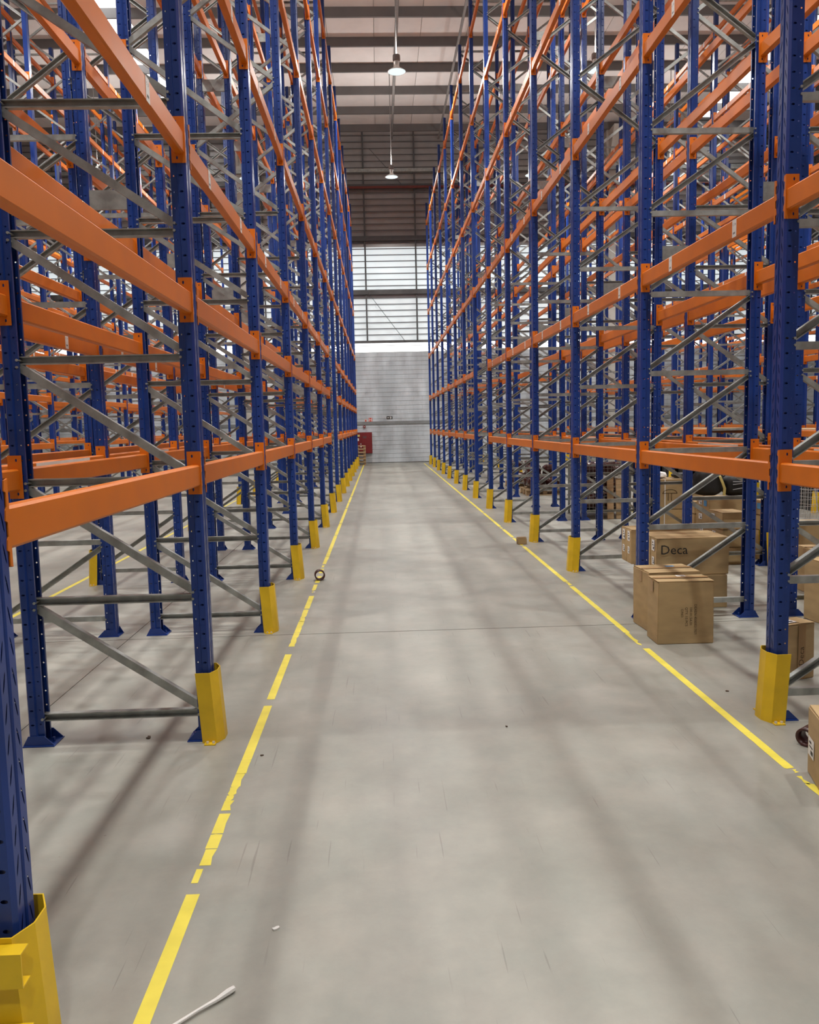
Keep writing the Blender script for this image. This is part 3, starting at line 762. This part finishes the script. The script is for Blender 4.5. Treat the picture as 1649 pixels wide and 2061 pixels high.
# mesh cage with bundles
cg = thing('mesh_cage', 'wire mesh cage full of brown bundles under the right racks', 'cage', (3.93, 14.72, 0))
fr = G(); X, Y, Z = .42, .5, .93
for x in (-X, X):
    for y in (-Y, Y): fr.box(x-.018, x+.018, y-.018, y+.018, 0, Z)
for z in (.14, .55, Z):
    for y in (-Y, Y): fr.box(-X, X, y-.012, y+.012, z-.012, z+.012)
    for x in (-X, X): fr.box(x-.012, x+.012, -Y, Y, z-.012, z+.012)
obj('frame', fr.mesh('frame', 'galv'), cg)
obj('base_sheet', G().box(-X, X, -Y, Y, .12, .14).mesh('base_sheet', 'galv'), cg)
for f in range(4):
    g = G(); half = X if f < 2 else Y
    n = int(2*half/.062)
    for i in range(1, n):
        u = -half+2*half*i/n; g.tube((u, 0, .14), (u, 0, Z), .0028, 4)
    for i in range(1, 13): g.tube((-half, 0, .14+i*.061), (half, 0, .14+i*.061), .0028, 4)
    o = obj('mesh_panel', g.mesh('mesh_panel', 'wire'), cg, ((0, -Y, 0), (0, Y, 0), (-X, 0, 0), (X, 0, 0))[f], (0, 0, 0 if f < 2 else PI/2))
cn = ['bottom left', 'bottom right', 'bottom back left', 'bottom back right', 'middle left', 'middle right', 'top left', 'top right', 'top back']
for i, (dx, dy, z) in enumerate(((-.2, -.22, .142), (.2, -.22, .142), (-.2, .22, .142), (.2, .22, .142), (-.19, -.1, .42), (.2, -.12, .42), (-.18, -.1, .70), (.19, -.14, .70), (0, .26, .70))):
    bag('wrapped_bundle', 'dark brown plastic bundle, %s in the mesh cage' % cn[i], (3.93+dx, 14.72+dy, z), (.165, .18, .13), 'brownplastic', 40+i, 'bundle', 'brown bundles in the cage', amp=.22, freq=3)
# leaning planks
for i, (x, y, hgt, tl) in enumerate(((3.80, 14.12, .66, .05), (3.98, 14.10, .76, .05), (4.14, 14.12, .70, .06))):
    o = obj('plank', G().box(-.055, .055, -.012, .012, 0, hgt).mesh('plank', 'wood'), None, (x, y, .003), (-tl, 0, 0))
    tag(o, 'pale wooden plank leaning on the mesh cage, %s from the left' % ORD[i+1], 'plank', 'planks by the cage')
# wire trolley in the next right aisle
tr = thing('wire_trolley', 'chrome wire shopping trolley at the right edge behind the racks', 'trolley', (6.12, 11.35, 0), .15)
g = G()
for z in (.30, .40, .50, .60, .70):
    k = .30+.02*(z-.3)/.4
    for (a, b) in (((-k, -.3), (k, -.3)), ((-k, .3), (k, .3)), ((-k, -.3), (-k, .3)), ((k, -.3), (k, .3))): g.tube((a[0], a[1], z), (b[0], b[1], z), .005 if z in (.3, .7) else .003, 5)
for i in range(13):
    u = -.30+.05*i
    for y in (-.3, .3): g.tube((u, y, .30), (u, y, .72), .003, 4)
    for x in (-.3, .3): g.tube((x, u, .30), (x, u, .72), .003, 4)
    g.tube((u, -.3, .30), (u, .3, .30), .003, 4)
obj('basket', g.mesh('basket', 'wire'), tr)
g = G()
for x in (-.27, .27):
    g.tube((x, -.26, .06), (x, -.24, .30), .011, 6); g.tube((x, .30, .06), (x, .26, .30), .011, 6); g.tube((x, -.26, .09), (x, .30, .09), .011, 6)
    g.tube((x, .30, .30), (x, .42, .92), .010, 6)
obj('frame', g.mesh('frame', 'wire'), tr)
obj('handle', G().tube((-.29, .42, .92), (.29, .42, .92), .016, 8).mesh('handle', 'rubber'), tr)
for x in (-.27, .27):
    for y in (-.26, .30): obj('wheel', G().tube((-.012, 0, .05), (.012, 0, .05), .05, 14).mesh('wheel', 'rubber'), tr, (x, y, 0))
# decks and dark crates in the rack across the next right aisle
for b in range(4, 10):
    yc = FY[b]+BAY/2; d = obj('wooden_deck', G().box(.03, DEP-.03, -BAY/2+.08, BAY/2-.08, 0, .02).mesh('wooden_deck', 'wood'), None, (XR+PER, yc, LEV_R[0]+.057))
    if b == 6: d.location.z = LEV_R[0]+.057; bpy.data.objects.remove(d); continue
    tag(d, 'pale wooden deck on the first level across the next right aisle, %s bay' % ORD[b+1], 'deck', 'wooden decks')
def crate_mesh():
    g = G(); g.box(-.36, .36, -.46, .46, 0, 1.18)
    for z in (.15, .40, .65, .90, 1.12): g.box(-.375, .375, -.475, .475, z, z+.03)
    for y in (-.44, -.15, .15, .44): g.box(-.372, .372, y-.02, y+.02, .02, 1.18)
    return g.mesh('crate', 'black')
cmh = crate_mesh()
n = 0
for b in (4, 5, 7, 8, 9):
    for q in (-.58, .58):
        n += 1
        tag(obj('plastic_crate', cmh, None, (XR+PER+.52, FY[b]+BAY/2+q, 0)), 'tall black crate under the deck across the right aisle, %s from the camera' % ORD[n], 'crate', 'black crates under the deck')

# ------------------------------------------------------------------ small things in and beside the aisle
def ring(label, c, r, wd, rz, t=.013):
    g = G(); n = 28; vs = []
    for (rr, yy) in ((r, -wd/2), (r, wd/2), (r-t, wd/2), (r-t, -wd/2)):
        for i in range(n): a = 2*PI*i/n; vs.append((rr*math.cos(a), yy, rr*math.sin(a)+r))
    fs = [((j*n+i), (j*n+(i+1) % n), (((j+1) % 4)*n+(i+1) % n), (((j+1) % 4)*n+i)) for j in range(4) for i in range(n)]
    g.add(vs, fs); return tag(obj('tape_core', g.mesh('tape_core', 'brownring', True), None, c, (0, 0, rz)), label, 'tape core')
ring('brown tape core standing on the left yellow floor tape', (-.712, 9.12, .001), .058, .085, .14)
ring('brown tape core beside the carton at the right edge', (2.19, 4.06, .001), .048, .09, -.9)
carton('tiny brown carton standing on the right yellow floor tape', (1.965, 11.45, .001), (.13, .11, .092), .05, 'x', None, True, [], [], 9)
g = G(); pts = [(-.64, 2.20), (-.575, 2.268), (-.53, 2.308), (-.50, 2.342), (-.486, 2.356)]; wdt = [.006, .005, .007, .010, .009]
for i in range(len(pts)-1): g.tube((pts[i][0], pts[i][1], .010), (pts[i+1][0], pts[i+1][1], .010), wdt[i], 7, 0, wdt[i+1])
tag(obj('paper_roll', g.mesh('paper_roll', 'white')), 'white twisted paper strip on the floor at the bottom edge', 'paper')
def scrap(name, label, c, r, m, seed, cat):
    rr = random.Random(seed); n = 8
    top = [(r*math.cos(2*PI*i/n)*rr.uniform(.4, 1.2), r*.7*math.sin(2*PI*i/n)*rr.uniform(.4, 1.2)) for i in range(n)]
    g = G(); g.prism(top, .0, .005, 'z'); tag(obj(name, g.mesh(name, m), None, (c[0], c[1], .0006), (0, 0, seed)), label, cat)
scrap('dry_leaf', 'small dark dry leaf on the floor under the left rack', (-1.33, 4.48), .022, 'leaf', 2, 'leaf')
scrap('debris', 'dark speck of debris right of the left tape', (-.66, 4.17), .012, 'leaf', 3, 'debris')
scrap('debris', 'dark pebble on the floor in the middle of the aisle', (.67, 4.46), .009, 'leaf', 5, 'debris')
scrap('debris', 'dark chip on the floor under the right rack', (2.13, 4.93), .012, 'leaf', 6, 'debris')
scrap('paper_scrap', 'small white paper scrap beside the left tape', (-.72, 8.42), .022, 'white', 8, 'paper')
scrap('paper_scrap', 'small white paper sliver left of the paper strip', (-.40, 2.66), .016, 'white', 4, 'paper')
scrap('paper_scrap', 'tiny white scrap far down the aisle by the right tape', (1.15, 15.6), .03, 'white', 9, 'paper')

# ------------------------------------------------------------------ far wall fittings
yw = WALL_Y - .012
hc = thing('hydrant_cabinet', 'dark red fire hose cabinet on the far block wall', 'cabinet', (-.70, yw, .46))
obj('body', G().box(-.35, .35, -.24, 0, 0, .96).mesh('body', 'red'), hc)
d = obj('door', G().box(-.33, .33, -.262, -.242, .02, .94).mesh('door', 'red'), hc)
for z in (.70, .74, .78): obj('vent_slot', G().box(-.08, .10, -.266, -.2625, z, z+.015).mesh('vent_slot', 'darksteel'), d)
obj('handle', G().box(-.18, -.15, -.275, -.2625, .40, .47).mesh('handle', 'bolt'), d)
for x, z, w_, h_, m in ((-.26, .82, .10, .09, 'ystrap'), (-.30, .64, .09, .12, 'white'), (-.17, .44, .04, .05, 'pinkpaper'), (-.165, .33, .05, .08, 'white')):
    obj('sticker', G().box(x-w_/2, x+w_/2, -.2635, -.2625, z-h_/2, z+h_/2).mesh('sticker', m), d)
def sign(name, label, x, z, w_, h_, m): return tag(obj(name, G().box(-w_/2, w_/2, -.012, 0, -h_/2, h_/2).mesh(name, m), None, (x, yw, z)), label, 'sign')
s1 = sign('hydrant_sign', 'square red sign with a white H on the far wall', -.405, 1.985, .17, .19, 'redsign')
obj('letter', text_mesh('H', .22, 'white'), s1, (0, -.0125, 0), FACE['-y'])
s2 = sign('fire_sign', 'small pale red sign left of the H sign', -.62, 1.945, .11, .15, 'pinkpaper')
obj('pictogram', G().box(-.03, .03, -.001, 0, -.05, .05).mesh('pictogram', 'redsign'), s2, (0, -.0125, 0))
s3 = sign('exit_sign', 'small black exit arrow sign on the far block wall', .475, 2.07, .27, .125, 'ink')
g = G(); g.add([(-.11, -.001, 0), (-.065, -.001, .032), (-.065, -.001, -.032)], [(0, 2, 1)]); g.box(-.065, -.02, -.0015, -.0005, -.012, .012)
obj('arrow', g.mesh('arrow', 'white'), s3, (0, -.0125, 0))
g = G().box(.02, .06, -.0015, -.0005, -.045, .045); g.tube((.085, -.001, .025), (.085, -.0015, .025), .014, 8); g.box(.075, .095, -.0015, -.0005, -.04, .01)
obj('pictogram', g.mesh('pictogram', 'white'), s3, (0, -.0125, 0))
bl = thing('alarm_bell', 'round dark red alarm bell above the red cabinet', 'bell', (-.69, yw, 1.685))
obj('gong', G().tube((0, 0, 0), (0, -.06, 0), .062, 18).mesh('gong', 'red'), bl)
obj('plate', G().box(-.03, .03, -.064, -.0605, -.012, .012).mesh('plate', 'white'), bl)
